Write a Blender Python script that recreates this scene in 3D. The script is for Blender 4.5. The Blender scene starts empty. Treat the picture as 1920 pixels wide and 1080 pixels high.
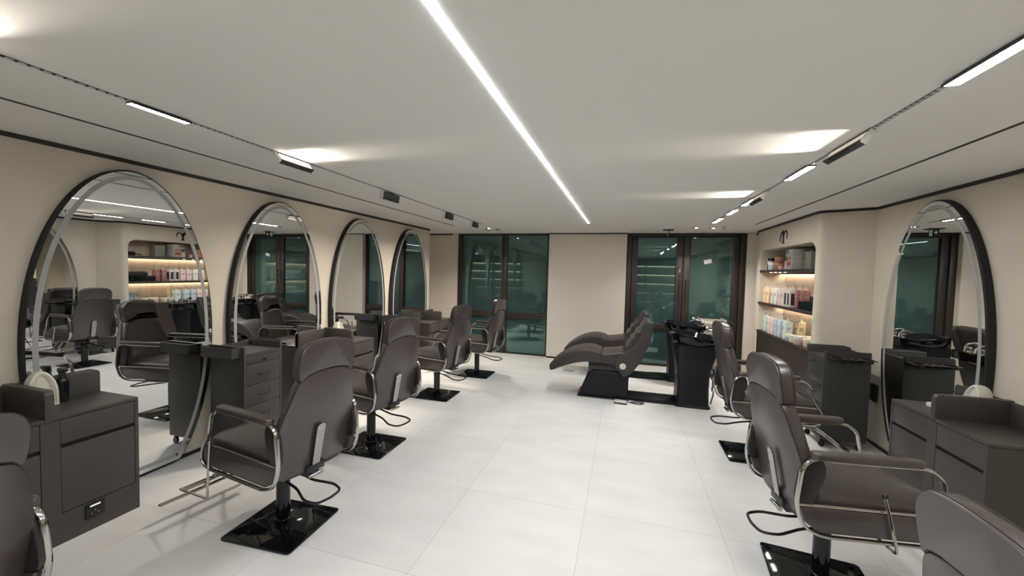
import bpy, bmesh, math, random
from math import sin, cos, pi, radians, sqrt, atan2
from mathutils import Vector, Matrix, Euler

random.seed(7)
scene = bpy.context.scene
COL = scene.collection

# ------------------------------------------------------------------ camera
def make_camera():
    f, yaw, pitch, roll = 739.45, 0.2785, -0.0420, 0.0255
    fw = Vector((-sin(yaw)*cos(pitch), cos(yaw)*cos(pitch), sin(pitch)))
    r = Vector((cos(yaw), sin(yaw), 0)); u = r.cross(fw)
    r2 = cos(roll)*r + sin(roll)*u; u2 = -sin(roll)*r + cos(roll)*u
    cd = bpy.data.cameras.new('camera'); co = bpy.data.objects.new('camera', cd)
    COL.objects.link(co)
    m = Matrix((r2, u2, -fw)).transposed().to_4x4(); m.translation = Vector((0, 0, 1.65))
    co.matrix_world = m
    cd.sensor_width = 36.0; cd.lens = f*36.0/1920.0
    cd.clip_start = 0.05; cd.clip_end = 100
    scene.camera = co
make_camera()

# ------------------------------------------------------------------ world, exposure
wd = bpy.data.worlds.new('world'); scene.world = wd; wd.use_nodes = True
wd.node_tree.nodes['Background'].inputs[0].default_value = (0.02, 0.03, 0.035, 1)
wd.node_tree.nodes['Background'].inputs[1].default_value = 0.3
vs = scene.view_settings
vs.view_transform = 'Standard'; vs.look = 'None'; vs.gamma = 1.0; vs.use_curve_mapping = False
vs.exposure = 0.46
LED = 150.0
LEDS = 74.0
SPOT = 7.0
NICHE = 15.0
scene.cycles.use_denoising = True
scene.cycles.max_bounces = 10
scene.cycles.diffuse_bounces = 6
scene.cycles.glossy_bounces = 6
scene.cycles.sample_clamp_indirect = 4.0
scene.cycles.caustics_reflective = False
scene.cycles.caustics_refractive = False

# ------------------------------------------------------------------ materials
def srgb(r, g, b):
    def c(v):
        v /= 255.0
        return v/12.92 if v <= 0.04045 else ((v+0.055)/1.055)**2.4
    return (c(r), c(g), c(b), 1)

def mat(name, col, rough=0.5, metal=0.0, spec=0.5, coat=0.0, noise=None, bump=None, emit=None, estr=0.0, ior=None):
    m = bpy.data.materials.new(name); m.use_nodes = True
    nt = m.node_tree; p = nt.nodes['Principled BSDF']
    p.inputs['Base Color'].default_value = col
    p.inputs['Roughness'].default_value = rough
    p.inputs['Metallic'].default_value = metal
    p.inputs['Specular IOR Level'].default_value = spec
    p.inputs['Coat Weight'].default_value = coat
    p.inputs['Coat Roughness'].default_value = 0.05
    if ior: p.inputs['IOR'].default_value = ior
    if emit:
        p.inputs['Emission Color'].default_value = emit
        p.inputs['Emission Strength'].default_value = estr
    if noise or bump:
        tc = nt.nodes.new('ShaderNodeTexCoord')
    if noise:   # (scale, amount, detail, stretch)
        mp = nt.nodes.new('ShaderNodeMapping'); mp.inputs['Scale'].default_value = noise[3] if len(noise) > 3 else (1, 1, 1)
        nt.links.new(tc.outputs['Object'], mp.inputs['Vector'])
        n = nt.nodes.new('ShaderNodeTexNoise'); n.inputs['Scale'].default_value = noise[0]; n.inputs['Detail'].default_value = noise[2] if len(noise) > 2 else 3
        nt.links.new(mp.outputs[0], n.inputs['Vector'])
        rmp = nt.nodes.new('ShaderNodeMapRange')
        rmp.inputs['From Min'].default_value = 0.25; rmp.inputs['From Max'].default_value = 0.75
        rmp.inputs['To Min'].default_value = 1-noise[1]; rmp.inputs['To Max'].default_value = 1+noise[1]
        nt.links.new(n.outputs['Fac'], rmp.inputs['Value'])
        mx = nt.nodes.new('ShaderNodeVectorMath'); mx.operation = 'SCALE'
        mx.inputs[0].default_value = col[:3]
        nt.links.new(rmp.outputs[0], mx.inputs['Scale'])
        nt.links.new(mx.outputs[0], p.inputs['Base Color'])
    if bump:    # (scale, strength, distance)
        n2 = nt.nodes.new('ShaderNodeTexNoise'); n2.inputs['Scale'].default_value = bump[0]; n2.inputs['Detail'].default_value = 4
        nt.links.new(tc.outputs['Object'], n2.inputs['Vector'])
        b = nt.nodes.new('ShaderNodeBump'); b.inputs['Strength'].default_value = bump[1]; b.inputs['Distance'].default_value = bump[2]
        nt.links.new(n2.outputs['Fac'], b.inputs['Height'])
        nt.links.new(b.outputs[0], p.inputs['Normal'])
    return m

def emat(name, col, strength):
    m = bpy.data.materials.new(name); m.use_nodes = True
    nt = m.node_tree
    for n in list(nt.nodes): nt.nodes.remove(n)
    e = nt.nodes.new('ShaderNodeEmission'); o = nt.nodes.new('ShaderNodeOutputMaterial')
    e.inputs[0].default_value = col; e.inputs[1].default_value = strength
    nt.links.new(e.outputs[0], o.inputs[0])
    return m

def floor_mat():
    m = bpy.data.materials.new('floor_tile'); m.use_nodes = True
    nt = m.node_tree; p = nt.nodes['Principled BSDF']
    tc = nt.nodes.new('ShaderNodeTexCoord'); mp = nt.nodes.new('ShaderNodeMapping')
    mp.inputs['Location'].default_value = (0.2104, -2.7122, 0)
    nt.links.new(tc.outputs['Object'], mp.inputs['Vector'])
    br = nt.nodes.new('ShaderNodeTexBrick')
    br.offset = 0.0; br.squash = 1.0
    br.inputs['Scale'].default_value = 1.0
    br.inputs['Brick Width'].default_value = 0.867; br.inputs['Row Height'].default_value = 0.867
    br.inputs['Mortar Size'].default_value = 0.0016; br.inputs['Mortar Smooth'].default_value = 0.1
    br.inputs['Bias'].default_value = 0.0
    br.inputs['Color1'].default_value = (0.75, 0.745, 0.725, 1); br.inputs['Color2'].default_value = (0.79, 0.785, 0.765, 1)
    br.inputs['Mortar'].default_value = (0.52, 0.51, 0.49, 1)
    nt.links.new(mp.outputs[0], br.inputs['Vector'])
    mp2 = nt.nodes.new('ShaderNodeMapping'); mp2.inputs['Scale'].default_value = (1.0, 2.5, 1)
    nt.links.new(tc.outputs['Object'], mp2.inputs['Vector'])
    n = nt.nodes.new('ShaderNodeTexNoise'); n.inputs['Scale'].default_value = 2.2; n.inputs['Detail'].default_value = 8
    nt.links.new(mp2.outputs[0], n.inputs['Vector'])
    r = nt.nodes.new('ShaderNodeMapRange'); r.inputs['From Min'].default_value = .3; r.inputs['From Max'].default_value = .7
    r.inputs['To Min'].default_value = .955; r.inputs['To Max'].default_value = 1.04
    nt.links.new(n.outputs['Fac'], r.inputs['Value'])
    s = nt.nodes.new('ShaderNodeVectorMath'); s.operation = 'SCALE'
    nt.links.new(br.outputs['Color'], s.inputs[0]); nt.links.new(r.outputs[0], s.inputs['Scale'])
    nt.links.new(s.outputs[0], p.inputs['Base Color'])
    p.inputs['Roughness'].default_value = 0.48; p.inputs['Specular IOR Level'].default_value = 0.4
    return m

def wood_mat(name, c1, c2, stretch=(30, 30, 2.5)):
    m = bpy.data.materials.new(name); m.use_nodes = True
    nt = m.node_tree; p = nt.nodes['Principled BSDF']
    tc = nt.nodes.new('ShaderNodeTexCoord'); mp = nt.nodes.new('ShaderNodeMapping'); mp.inputs['Scale'].default_value = stretch
    nt.links.new(tc.outputs['Object'], mp.inputs['Vector'])
    n = nt.nodes.new('ShaderNodeTexNoise'); n.inputs['Scale'].default_value = 1.0; n.inputs['Detail'].default_value = 5
    nt.links.new(mp.outputs[0], n.inputs['Vector'])
    cr = nt.nodes.new('ShaderNodeValToRGB'); cr.color_ramp.elements[0].position = .35; cr.color_ramp.elements[1].position = .68
    cr.color_ramp.elements[0].color = c1; cr.color_ramp.elements[1].color = c2
    nt.links.new(n.outputs['Fac'], cr.inputs[0]); nt.links.new(cr.outputs[0], p.inputs['Base Color'])
    p.inputs['Roughness'].default_value = .5
    return m

M = {}
M['floor'] = floor_mat()
M['ceiling'] = mat('ceiling_paint', (0.92, 0.915, 0.885, 1), 0.9, spec=0.2, bump=(300, .05, .002))
M['wall'] = mat('wall_plaster', (0.62, 0.56, 0.472, 1), 0.85, spec=0.2, noise=(3.0, .05, 6), bump=(160, .12, .003))
M['wall_far'] = mat('wall_covering', (0.74, 0.68, 0.60, 1), 0.85, spec=0.2, noise=(60, .05, 3, (1, 1, 8)))
M['trim'] = mat('trim_black', (0.016, 0.013, 0.012, 1), 0.5)
M['bronze'] = mat('frame_bronze', (0.031, 0.022, 0.0185, 1), 0.42, metal=0.1, noise=(12, .12, 3))
M['laminate'] = mat('laminate_taupe', (0.058, 0.050, 0.045, 1), 0.42, spec=0.45, noise=(220, .07, 2))
M['laminate_grey'] = mat('laminate_grey', (0.042, 0.041, 0.039, 1), 0.45, spec=0.45, noise=(150, .09, 2, (1, 1, 6)))
M['gap'] = mat('shadow_gap', (0.004, 0.004, 0.004, 1), 0.8)
M['leather'] = mat('leather_brown', (0.054, 0.042, 0.039, 1), 0.31, spec=0.8, noise=(9, .06, 3), bump=(260, .10, .0015))
M['leather_wash'] = mat('leather_washchair', (0.040, 0.0315, 0.029, 1), 0.45, spec=0.4, noise=(9, .07, 3), bump=(260, .10, .0015))
M['piping'] = mat('seam_dark', (0.02, 0.016, 0.015, 1), 0.6)
M['chrome'] = mat('chrome_smoked', (0.50, 0.475, 0.45, 1), 0.13, metal=1.0)
M['chrome_bright'] = mat('chrome_bright', (0.85, 0.85, 0.85, 1), 0.08, metal=1.0)
M['steel'] = mat('steel_brushed', (0.42, 0.40, 0.38, 1), 0.28, metal=1.0, noise=(40, .06, 3, (1, 1, 12)))
M['gloss_black'] = mat('gloss_black', (0.0045, 0.005, 0.006, 1), 0.05, spec=0.4)
M['black'] = mat('black_satin', (0.010, 0.010, 0.011, 1), 0.35)
M['black_matt'] = mat('black_matt', (0.008, 0.008, 0.009, 1), 0.7)
M['black_vinyl'] = mat('black_vinyl', (0.0055, 0.006, 0.0075, 1), 0.40, spec=0.3, bump=(200, .08, .001))
M['mirror'] = mat('mirror_silver', (0.80, 0.81, 0.80, 1), 0.0, metal=1.0)
M['frost'] = mat('frosted_band', (0.33, 0.33, 0.325, 1), 0.5)
M['white_dome'] = mat('cream_ceramic', (0.62, 0.60, 0.52, 1), 0.35)
M['paper'] = mat('paper_white', (0.8, 0.8, 0.8, 1), 0.8)
M['white'] = mat('plastic_white', (0.75, 0.75, 0.73, 1), 0.4)
M['wood'] = wood_mat('oak_veneer', (0.47, 0.37, 0.27, 1), (0.56, 0.455, 0.35, 1))
M['darkwood'] = wood_mat('dark_wood', (0.030, 0.020, 0.017, 1), (0.045, 0.031, 0.026, 1))
M['led'] = emat('led_cool', (0.975, 0.985, 1.0, 1), LED)
M['leds'] = emat('led_neutral', (1.0, 0.98, 0.94, 1), LEDS)
M['spot'] = emat('led_warm', (1.0, 0.86, 0.70, 1), SPOT)
M['spot_dim'] = emat('led_warm_dim', (1.0, 0.86, 0.70, 1), 0.45)
M['down'] = emat('downlight_glow', (1.0, 0.93, 0.82, 1), 20)
M['niche_led'] = emat('niche_glow', (1.0, 0.83, 0.64, 1), NICHE)
M['puck'] = emat('puck_glow', (1.0, 0.85, 0.66, 1), 3)
M['sign_white'] = mat('sign_white', (0.7, 0.75, 0.7, 1), 0.4, emit=(0.8, 0.9, 0.8, 1), estr=.12)
M['sign_green'] = mat('sign_green', (0.005, 0.045, 0.022, 1), 0.3)
M['switch_glow'] = mat('switch_white', (0.85, 0.85, 0.85, 1), 0.4, emit=(1, 1, 1, 1), estr=.25)

def glass_mat():
    m = bpy.data.materials.new('green_glass'); m.use_nodes = True
    nt = m.node_tree; p = nt.nodes['Principled BSDF']
    p.inputs['Base Color'].default_value = (0.034, 0.070, 0.066, 1)
    p.inputs['Roughness'].default_value = .5
    p.inputs['Specular IOR Level'].default_value = 0.1
    g = nt.nodes.new('ShaderNodeBsdfGlossy'); g.inputs['Color'].default_value = (0.55, 0.86, 0.80, 1); g.inputs['Roughness'].default_value = 0.015
    fr = nt.nodes.new('ShaderNodeFresnel'); fr.inputs['IOR'].default_value = 2.3
    mx = nt.nodes.new('ShaderNodeMixShader')
    nt.links.new(fr.outputs[0], mx.inputs[0]); nt.links.new(p.outputs[0], mx.inputs[1]); nt.links.new(g.outputs[0], mx.inputs[2])
    nt.links.new(mx.outputs[0], nt.nodes['Material Output'].inputs[0])
    return m
M['glass'] = glass_mat()

def plain(name, c, rough=.4, **k): return mat(name, c, rough, **k)
PC = {}
for nm, c in dict(mint=(188, 206, 202), pink=(214, 192, 190), blue=(178, 186, 200), bluegreen=(180, 197, 203), cream=(208, 194, 160), peach=(226, 194, 160),
                  whitep=(205, 202, 195), blush=(206, 186, 184), rose=(140, 92, 92), silver=(176, 184, 186), teal=(18, 62, 70), copper=(160, 108, 84),
                  boxwhite=(170, 168, 160), boxgrey=(138, 136, 124), red=(176, 72, 58), mauve=(130, 92, 92), dustpink=(168, 128, 118), ink=(52, 44, 46), jarcream=(222, 208, 176),
                  jarpink=(205, 172, 172), jarblue=(170, 186, 200), tealbox=(46, 82, 84), leaf=(70, 84, 44), creambox=(190, 180, 150)).items():
    PC[nm] = plain('product_'+nm, srgb(*c), .4)

# ------------------------------------------------------------------ mesh tools
def offset(pts, d):
    """inset a closed ccw 2-D outline by d (positive = inwards)"""
    n = len(pts); out = []
    for i in range(n):
        a = Vector(pts[i-1]); b = Vector(pts[i]); c = Vector(pts[(i+1) % n])
        e1 = (b-a); e2 = (c-b)
        if e1.length < 1e-9: e1 = e2
        if e2.length < 1e-9: e2 = e1
        e1 = e1.normalized(); e2 = e2.normalized()
        n1 = Vector((-e1.y, e1.x)); n2 = Vector((-e2.y, e2.x))
        m = n1+n2
        if m.length < 1e-6: m = n1
        m = m.normalized(); k = max(.35, m.dot(n1))
        out.append(tuple(b+m*(d/k)))
    return out

def area2(p): return sum(p[i-1][0]*p[i][1]-p[i][0]*p[i-1][1] for i in range(len(p)))
def ccw(p): return list(p) if area2(p) > 0 else list(reversed(p))

def rpoly(pts, r, seg=5):
    """closed polygon with rounded corners; r = number or list"""
    n = len(pts); out = []
    for i in range(n):
        rr = r[i] if isinstance(r, (list, tuple)) else r
        p = Vector(pts[i]); a = Vector(pts[i-1])-p; c = Vector(pts[(i+1) % n])-p
        la, lc = a.length, c.length
        if rr <= 1e-6: out.append(tuple(p)); continue
        a.normalize(); c.normalize()
        ang = a.angle(c); t = min(rr/math.tan(ang/2), la*.49, lc*.49); rr2 = t*math.tan(ang/2)
        p0 = p+a*t; p1 = p+c*t
        bis = (a+c)
        if bis.length < 1e-6: out.append(tuple(p)); continue
        cen = p+bis.normalized()*(rr2/sin(ang/2))
        a0 = atan2(p0.y-cen.y, p0.x-cen.x); a1 = atan2(p1.y-cen.y, p1.x-cen.x)
        d = (a1-a0+pi) % (2*pi)-pi
        for k in range(seg+1):
            t_ = a0+d*k/seg
            out.append((cen.x+rr2*cos(t_), cen.y+rr2*sin(t_)))
    return out

def smooth2(pts, n=4, closed=True):
    """catmull-rom through points"""
    out = []; N = len(pts)
    for i in range(N if closed else N-1):
        g = (lambda k: Vector(pts[k % N])) if closed else (lambda k: Vector(pts[max(0, min(N-1, k))]))
        p0, p1, p2, p3 = g(i-1), g(i), g(i+1), g(i+2)
        for k in range(n):
            t = k/n
            out.append(tuple(.5*((2*p1)+(p2-p0)*t+(2*p0-5*p1+4*p2-p3)*t*t+(3*p1-p0-3*p2+p3)*t**3)))
    if not closed: out.append(tuple(pts[-1]))
    return out

XY = lambda u, v, w: (u, v, w)
XZ = lambda u, v, w: (u, w, v)      # outline in x,z ; depth along y
YZ = lambda u, v, w: (w, u, v)      # outline in y,z ; depth along x

class MB:
    def __init__(self): self.bm = bmesh.new()
    def merge(self, tmp, Mx=None):
        if Mx is not None: bmesh.ops.transform(tmp, matrix=Mx, verts=tmp.verts)
        me = bpy.data.meshes.new('t'); tmp.to_mesh(me); tmp.free(); self.bm.from_mesh(me); bpy.data.meshes.remove(me)
        return self
    def box(self, x0, x1, y0, y1, z0, z1, bev=0, seg=2, Mx=None):
        t = bmesh.new(); bmesh.ops.create_cube(t, size=1)
        for v in t.verts: v.co = Vector(((x0+x1)/2+v.co.x*(x1-x0), (y0+y1)/2+v.co.y*(y1-y0), (z0+z1)/2+v.co.z*(z1-z0)))
        if bev > 0: bmesh.ops.bevel(t, geom=list(t.edges), offset=bev, segments=seg, affect='EDGES', profile=.5)
        return self.merge(t, Mx)
    def rings(self, rings, cap=True, closed=True, Mx=None):
        t = bmesh.new(); V = [[t.verts.new(p) for p in r] for r in rings]
        n = len(rings[0])
        for a, b in zip(V[:-1], V[1:]):
            for i in range(n if closed else n-1):
                j = (i+1) % n
                try: t.faces.new((a[i], a[j], b[j], b[i]))
                except ValueError: pass
        if cap:
            t.faces.new(list(reversed(V[0]))); t.faces.new(V[-1])
        bmesh.ops.recalc_face_normals(t, faces=t.faces)
        return self.merge(t, Mx)
    def prism(self, out, w0, w1, plane=XY, bev=0, seg=2, Mx=None):
        out = ccw(out); prof = []
        if bev > 0:
            for k in range(seg+1):
                a = pi/2*k/seg; prof.append((bev*(1-sin(a)), w0+bev*(1-cos(a))))
            for k in range(seg+1):
                a = pi/2*k/seg; prof.append((bev*(1-cos(a)), w1-bev*(1-sin(a))))
        else: prof = [(0, w0), (0, w1)]
        return self.rings([[plane(u, v, w) for u, v in (offset(out, d) if d else out)] for d, w in prof], Mx=Mx)
    def pillow(self, out, prof, fn, Mx=None):
        """prof = [(inset, depth)...]; fn(u,v,w)->xyz"""
        out = ccw(out)
        cu = sum(p[0] for p in out)/len(out); cv = sum(p[1] for p in out)/len(out)
        hu = max(abs(p[0]-cu) for p in out); hv = max(abs(p[1]-cv) for p in out)
        def ins(d):
            if abs(d) < 1e-9: return out
            if d <= .02: return offset(out, d)
            o2 = offset(out, .02); ku = 1-(d-.02)/hu; kv = 1-(d-.02)/hv
            return [(cu+(u-cu)*ku, cv+(v-cv)*kv) for u, v in o2]
        return self.rings([[fn(u, v, w) for u, v in ins(d)] for d, w in prof], Mx=Mx)
    def cyl(self, p0, p1, r0, r1=None, n=20, cap=True):
        p0 = Vector(p0); p1 = Vector(p1); r1 = r0 if r1 is None else r1
        d = (p1-p0).normalized(); a = d.orthogonal().normalized(); b = d.cross(a)
        R = lambda c, r: [c+a*(r*cos(2*pi*k/n))+b*(r*sin(2*pi*k/n)) for k in range(n)]
        return self.rings([R(p0, r0), R(p1, r1)], cap=cap)
    def tube(self, pts, r, n=8, closed=False, flat=1.0, up=None):
        P = [Vector(p) for p in pts]; N = len(P); T = []
        for i in range(N):
            if closed: d = P[(i+1) % N]-P[i-1]
            else: d = P[min(i+1, N-1)]-P[max(i-1, 0)]
            T.append(d.normalized())
        a = up and (Vector(up)-T[0]*Vector(up).dot(T[0])).normalized() or T[0].orthogonal().normalized()
        rings = []
        for i in range(N):
            a = (a-T[i]*a.dot(T[i])).normalized(); b = T[i].cross(a)
            rings.append([P[i]+a*(r*flat*cos(2*pi*k/n))+b*(r*sin(2*pi*k/n)) for k in range(n)])
        if closed:
            return self.rings(rings+[rings[0]], cap=False)
        return self.rings(rings)
    def lathe(self, prof, n=24, c=(0, 0, 0), Mx=None, sx=1, sy=1):
        rings = [[(c[0]+max(r, 1e-4)*cos(2*pi*k/n)*sx, c[1]+max(r, 1e-4)*sin(2*pi*k/n)*sy, c[2]+z) for k in range(n)] for r, z in prof]
        return self.rings(rings, Mx=Mx)
    def ball(self, c, r, n=12, s=(1, 1, 1)):
        t = bmesh.new(); bmesh.ops.create_uvsphere(t, u_segments=n, v_segments=max(6, n//2), radius=r)
        for v in t.verts: v.co = Vector((c[0]+v.co.x*s[0], c[1]+v.co.y*s[1], c[2]+v.co.z*s[2]))
        return self.merge(t)
    def holed(self, outer, inner, w0, w1, plane=XY):
        """plate between two outlines with the same number of points, thickness w0..w1"""
        t = bmesh.new(); n = len(outer)
        V = [[t.verts.new(plane(u, v, w)) for u, v in o] for o, w in ((outer, w0), (inner, w0), (inner, w1), (outer, w1))]
        for k in range(4):
            a, b = V[k], V[(k+1) % 4]
            for i in range(n):
                j = (i+1) % n
                t.faces.new((a[i], a[j], b[j], b[i]))
        bmesh.ops.remove_doubles(t, verts=t.verts, dist=1e-6)
        bmesh.ops.recalc_face_normals(t, faces=t.faces)
        return self.merge(t)
    def build(self, name, m, parent=None, ang=38, loc=None):
        me = bpy.data.meshes.new(name); self.bm.to_mesh(me); self.bm.free()
        for p in me.polygons: p.use_smooth = True
        me.set_sharp_from_angle(angle=radians(ang))
        me.materials.append(m)
        o = bpy.data.objects.new(name, me); COL.objects.link(o)
        if parent is not None: o.parent = parent
        if loc: o.location = loc
        return o

def fillet(pts, r, seg=5):
    """rounded 3-D polyline"""
    P = [Vector(p) for p in pts]; out = [P[0]]
    for i in range(1, len(P)-1):
        p = P[i]; a = (P[i-1]-p); c = (P[i+1]-p); la, lc = a.length, c.length
        a.normalize(); c.normalize(); t = min(r, la*.48, lc*.48)
        p0 = p+a*t; p1 = p+c*t
        for k in range(seg+1):
            s = k/seg; out.append((1-s)**2*p0+2*s*(1-s)*p+s*s*p1)
    out.append(P[-1]); return out

def tag(o, label, cat, group=None):
    o['label'] = label; o['category'] = cat
    if group: o['group'] = group
    return o
def thing(name, label, cat, loc=(0, 0, 0), rz=0, group=None):
    o = bpy.data.objects.new(name, None); COL.objects.link(o); o.location = loc; o.rotation_euler = (0, 0, rz)
    o.empty_display_size = .1
    return tag(o, label, cat, group)
def struct(o): o['kind'] = 'structure'; return o
def kids(o): return [c for c in bpy.data.objects if c.parent is o]
def copy_tree(o, parent=None):
    c = o.copy(); COL.objects.link(c)
    if parent is not None: c.parent = parent
    for ch in kids(o): copy_tree(ch, c)
    return c

# ================================================================== THE ROOM
H = 2.40; XL, XR, YF, YB = -3.55, 2.455, 7.574, -4.0
struct(MB().box(-4.4, 2.75, YB-.2, 7.85, -.12, 0).build('floor', M['floor']))
struct(MB().box(-4.4, 2.75, YB-.2, 7.85, H, H+.12).build('ceiling', M['ceiling']))
# left wall, ending in a free corner, with a recess beyond it
struct(MB().box(-3.75, XL, YB, 6.72, 0, H).build('wall_left', M['wall']))
struct(MB().box(-4.4, -4.2, 6.0, 7.7, 0, H).build('wall_recess', M['wall']))
struct(MB().box(-4.2, -3.75, 6.60, 6.72, 0, H).build('wall_recess_end', M['wall']))
# right wall
struct(MB().box(XR, XR+.2, YB, 7.7, 0, H).build('wall_right', M['wall']))
# far wall pieces
struct(MB().box(-4.2, -3.325, 7.56, 7.72, 0, H).build('wall_far', M['wall_far']))
struct(MB().box(-1.417, .012, 7.46, 7.72, .035, H-.012).build('wall_far_panel', M['wall_far']))
struct(MB().box(1.965, 2.455, 7.56, 7.72, 0, H).build('wall_far_side', M['wall_far']))
struct(MB().box(-3.325, 1.965, 7.66, 7.74, 0, H).build('wall_far_backing', M['black_matt']))
struct(MB().box(-4.4, 2.75, YB-.2, YB, 0, H).build('wall_back', M['wall']))
# bay with the niche
def bay():
    x0, y0, y1 = 2.03, 5.15, 7.2
    b = MB()
    inner = []; outer = []
    a0, a1, zt, r = 5.165, 7.055, 2.075, .14
    # open-bottomed hole: go from near bottom up and over to far bottom
    inn = [(a0, 0.0), (a0, .5), (a0, 1.0), (a0, 1.5)]
    out = [(y0, 0.0), (y0, .6), (y0, 1.2), (y0, 1.8)]
    for k in range(9):
        t = pi - (pi/2)*k/8
        inn.append((a0+r+r*cos(t), zt-r+r*sin(t)))
        if k < 4: out.append((y0, 1.8+.6*(k+1)/5))
        elif k == 4: out.append((y0, H))
        else: out.append((y0+.3*(k-4)/4, H))
    for k in range(1, 6):
        inn.append((a0+r+(a1-a0-2*r)*k/6, zt)); out.append((y0+.3+(y1-y0-.6)*k/6, H))
    for k in range(9):
        t = pi/2 - (pi/2)*k/8
        inn.append((a1-r+r*cos(t), zt-r+r*sin(t)))
        if k < 4: out.append((y1-.3+.3*k/4, H))
        elif k == 4: out.append((y1, H))
        else: out.append((y1, H-.6*(k-4)/5))
    inn += [(a1, 1.5), (a1, 1.0), (a1, .5), (a1, 0.0)]
    out += [(y1, 1.8), (y1, 1.2), (y1, .6), (y1, 0.0)]
    rows = [[(x0, u, v) for u, v in out], [(x0, u, v) for u, v in inn]]
    # soft plaster edge, then jambs
    off = []
    for i, (u, v) in enumerate(inn):
        cx = min(max(u, a0+r), a1-r); cz = min(v, zt-r)
        d = Vector((cx-u, cz-v)); d = d.normalized() if d.length > 1e-6 else Vector((0, 0)); off.append(d)
    rows.append([(x0+.006, u+d.x*.004, v+d.y*.004) for (u, v), d in zip(inn, off)])
    rows.append([(x0+.016, u+d.x*.006, v+d.y*.006) for (u, v), d in zip(inn, off)])
    rows.append([(x0+.36, u+d.x*.006, v+d.y*.006) for (u, v), d in zip(inn, off)])
    b.rings(rows, cap=False, closed=False)
    # near rounded corner running back to the wall, far return
    pl = [(x0, y0), (2.035, 5.128), (2.048, 5.107), (2.069, 5.090), (2.10, 5.076), (2.14, 5.062), (2.19, 5.042), (2.42, 4.930), (2.47, 4.905)]
    b.rings([[(x, y, 0) for x, y in pl], [(x, y, H) for x, y in pl]], cap=False, closed=False)
    fl = [(x0, y1), (2.035, 7.215), (2.047, 7.222), (2.47, 7.225)]
    b.rings([[(x, y, 0) for x, y in fl], [(x, y, H) for x, y in fl]], cap=False, closed=False)
    return struct(b.build('wall_alcove', M['wall'], ang=50))
bay()
struct(MB().box(2.385, 2.40, 5.17, 7.05, 0.0, 2.09).build('wall_alcove_back', M['wood']))
# black shadow lines
tr = 0
def trim(x0, x1, y0, y1, z0, z1, m='trim', rot=None):
    global tr
    tr += 1
    return struct(MB().box(x0, x1, y0, y1, z0, z1).build('trim_%d' % tr, M[m]))
trim(XL, XL+.012, YB, 6.70, H-.028, H-.0005)
trim(XR-.012, XR, YB, 4.91, H-.028, H-.0005)
trim(-4.2, -3.47, 7.546, 7.56, H-.028, H-.0005)
trim(-1.417, .012, 7.45, 7.46, H-.02, H-.0005)
trim(2.10, 2.40, 7.546, 7.56, H-.028, H-.0005)
trim(2.018, 2.03, 5.15, 7.2, H-.028, H-.0005)
b = MB(); pl = [(2.03, 5.15), (2.035, 5.128), (2.048, 5.107), (2.069, 5.090), (2.10, 5.076), (2.14, 5.062), (2.19, 5.042), (2.445, 4.918)]
nrm = [Vector((-1, -.1)), Vector((-.97, -.25)), Vector((-.8, -.6)), Vector((-.45, -.9)), Vector((-.26, -.97)), Vector((-.3, -.95)), Vector((-.42, -.9)), Vector((-.45, -.89))]
q = [(x+n.x*.012, y+n.y*.012) for (x, y), n in zip(pl, nrm)]
b.rings([[(x, y, H-.028) for x, y in pl], [(x, y, H-.028) for x, y in q], [(x, y, H-.0005) for x, y in q], [(x, y, H-.0005) for x, y in pl]], cap=False, closed=False)
struct(b.build('trim_20', M['trim']))
trim(-2.842, -2.822, YB, 6.215, H-.003, H-.0002)
trim(1.735, 1.755, YB, 6.334, H-.003, H-.0002)
struct(MB().box(-1.417, .012, 7.475, 7.5, 0, .035).build('baseboard_far', M['trim']))
struct(MB().box(XL, XL+.008, YB, 6.72, 0, .03).build('baseboard_left', M['trim']))
struct(MB().box(XR-.008, XR, YB, 4.90, 0, .03).build('baseboard_right', M['trim']))

# ------------------------------------------------------------------ glazing in the far wall
def window():
    w = struct(bpy.data.objects.new('window_1', None)); COL.objects.link(w)
    y0, y1 = 7.555, 7.64
    fr = MB()
    fr.box(-3.325, -3.25, y0-.02, y1, 0, H-.012, .004)
    fr.box(-1.462, -1.418, y0, y1, 0, H-.012, .003)
    fr.box(-3.25, -1.462, y0, y1, H-.035, H-.012)
    fr.box(-3.25, -1.462, y0, y1, 0, .018)
    fr.build('frame', M['bronze'], w)
    MB().box(-2.385, -2.275, y0-.01, y1, .018, H-.035, .004).build('mullion', M['bronze'], w)
    MB().box(-3.25, -2.385, y0, y1, .72, .835, .004).build('transom', M['bronze'], w)
    MB().box(-2.275, -1.462, y0, y1, .72, .835, .004).build('transom', M['bronze'], w)
    for xa, xb in ((-3.25, -2.385), (-2.275, -1.462)):
        for za, zb in ((.018, .72), (.835, H-.035)):
            MB().box(xa, xb, 7.60, 7.62, za, zb).build('pane', M['glass'], w)
window()
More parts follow.
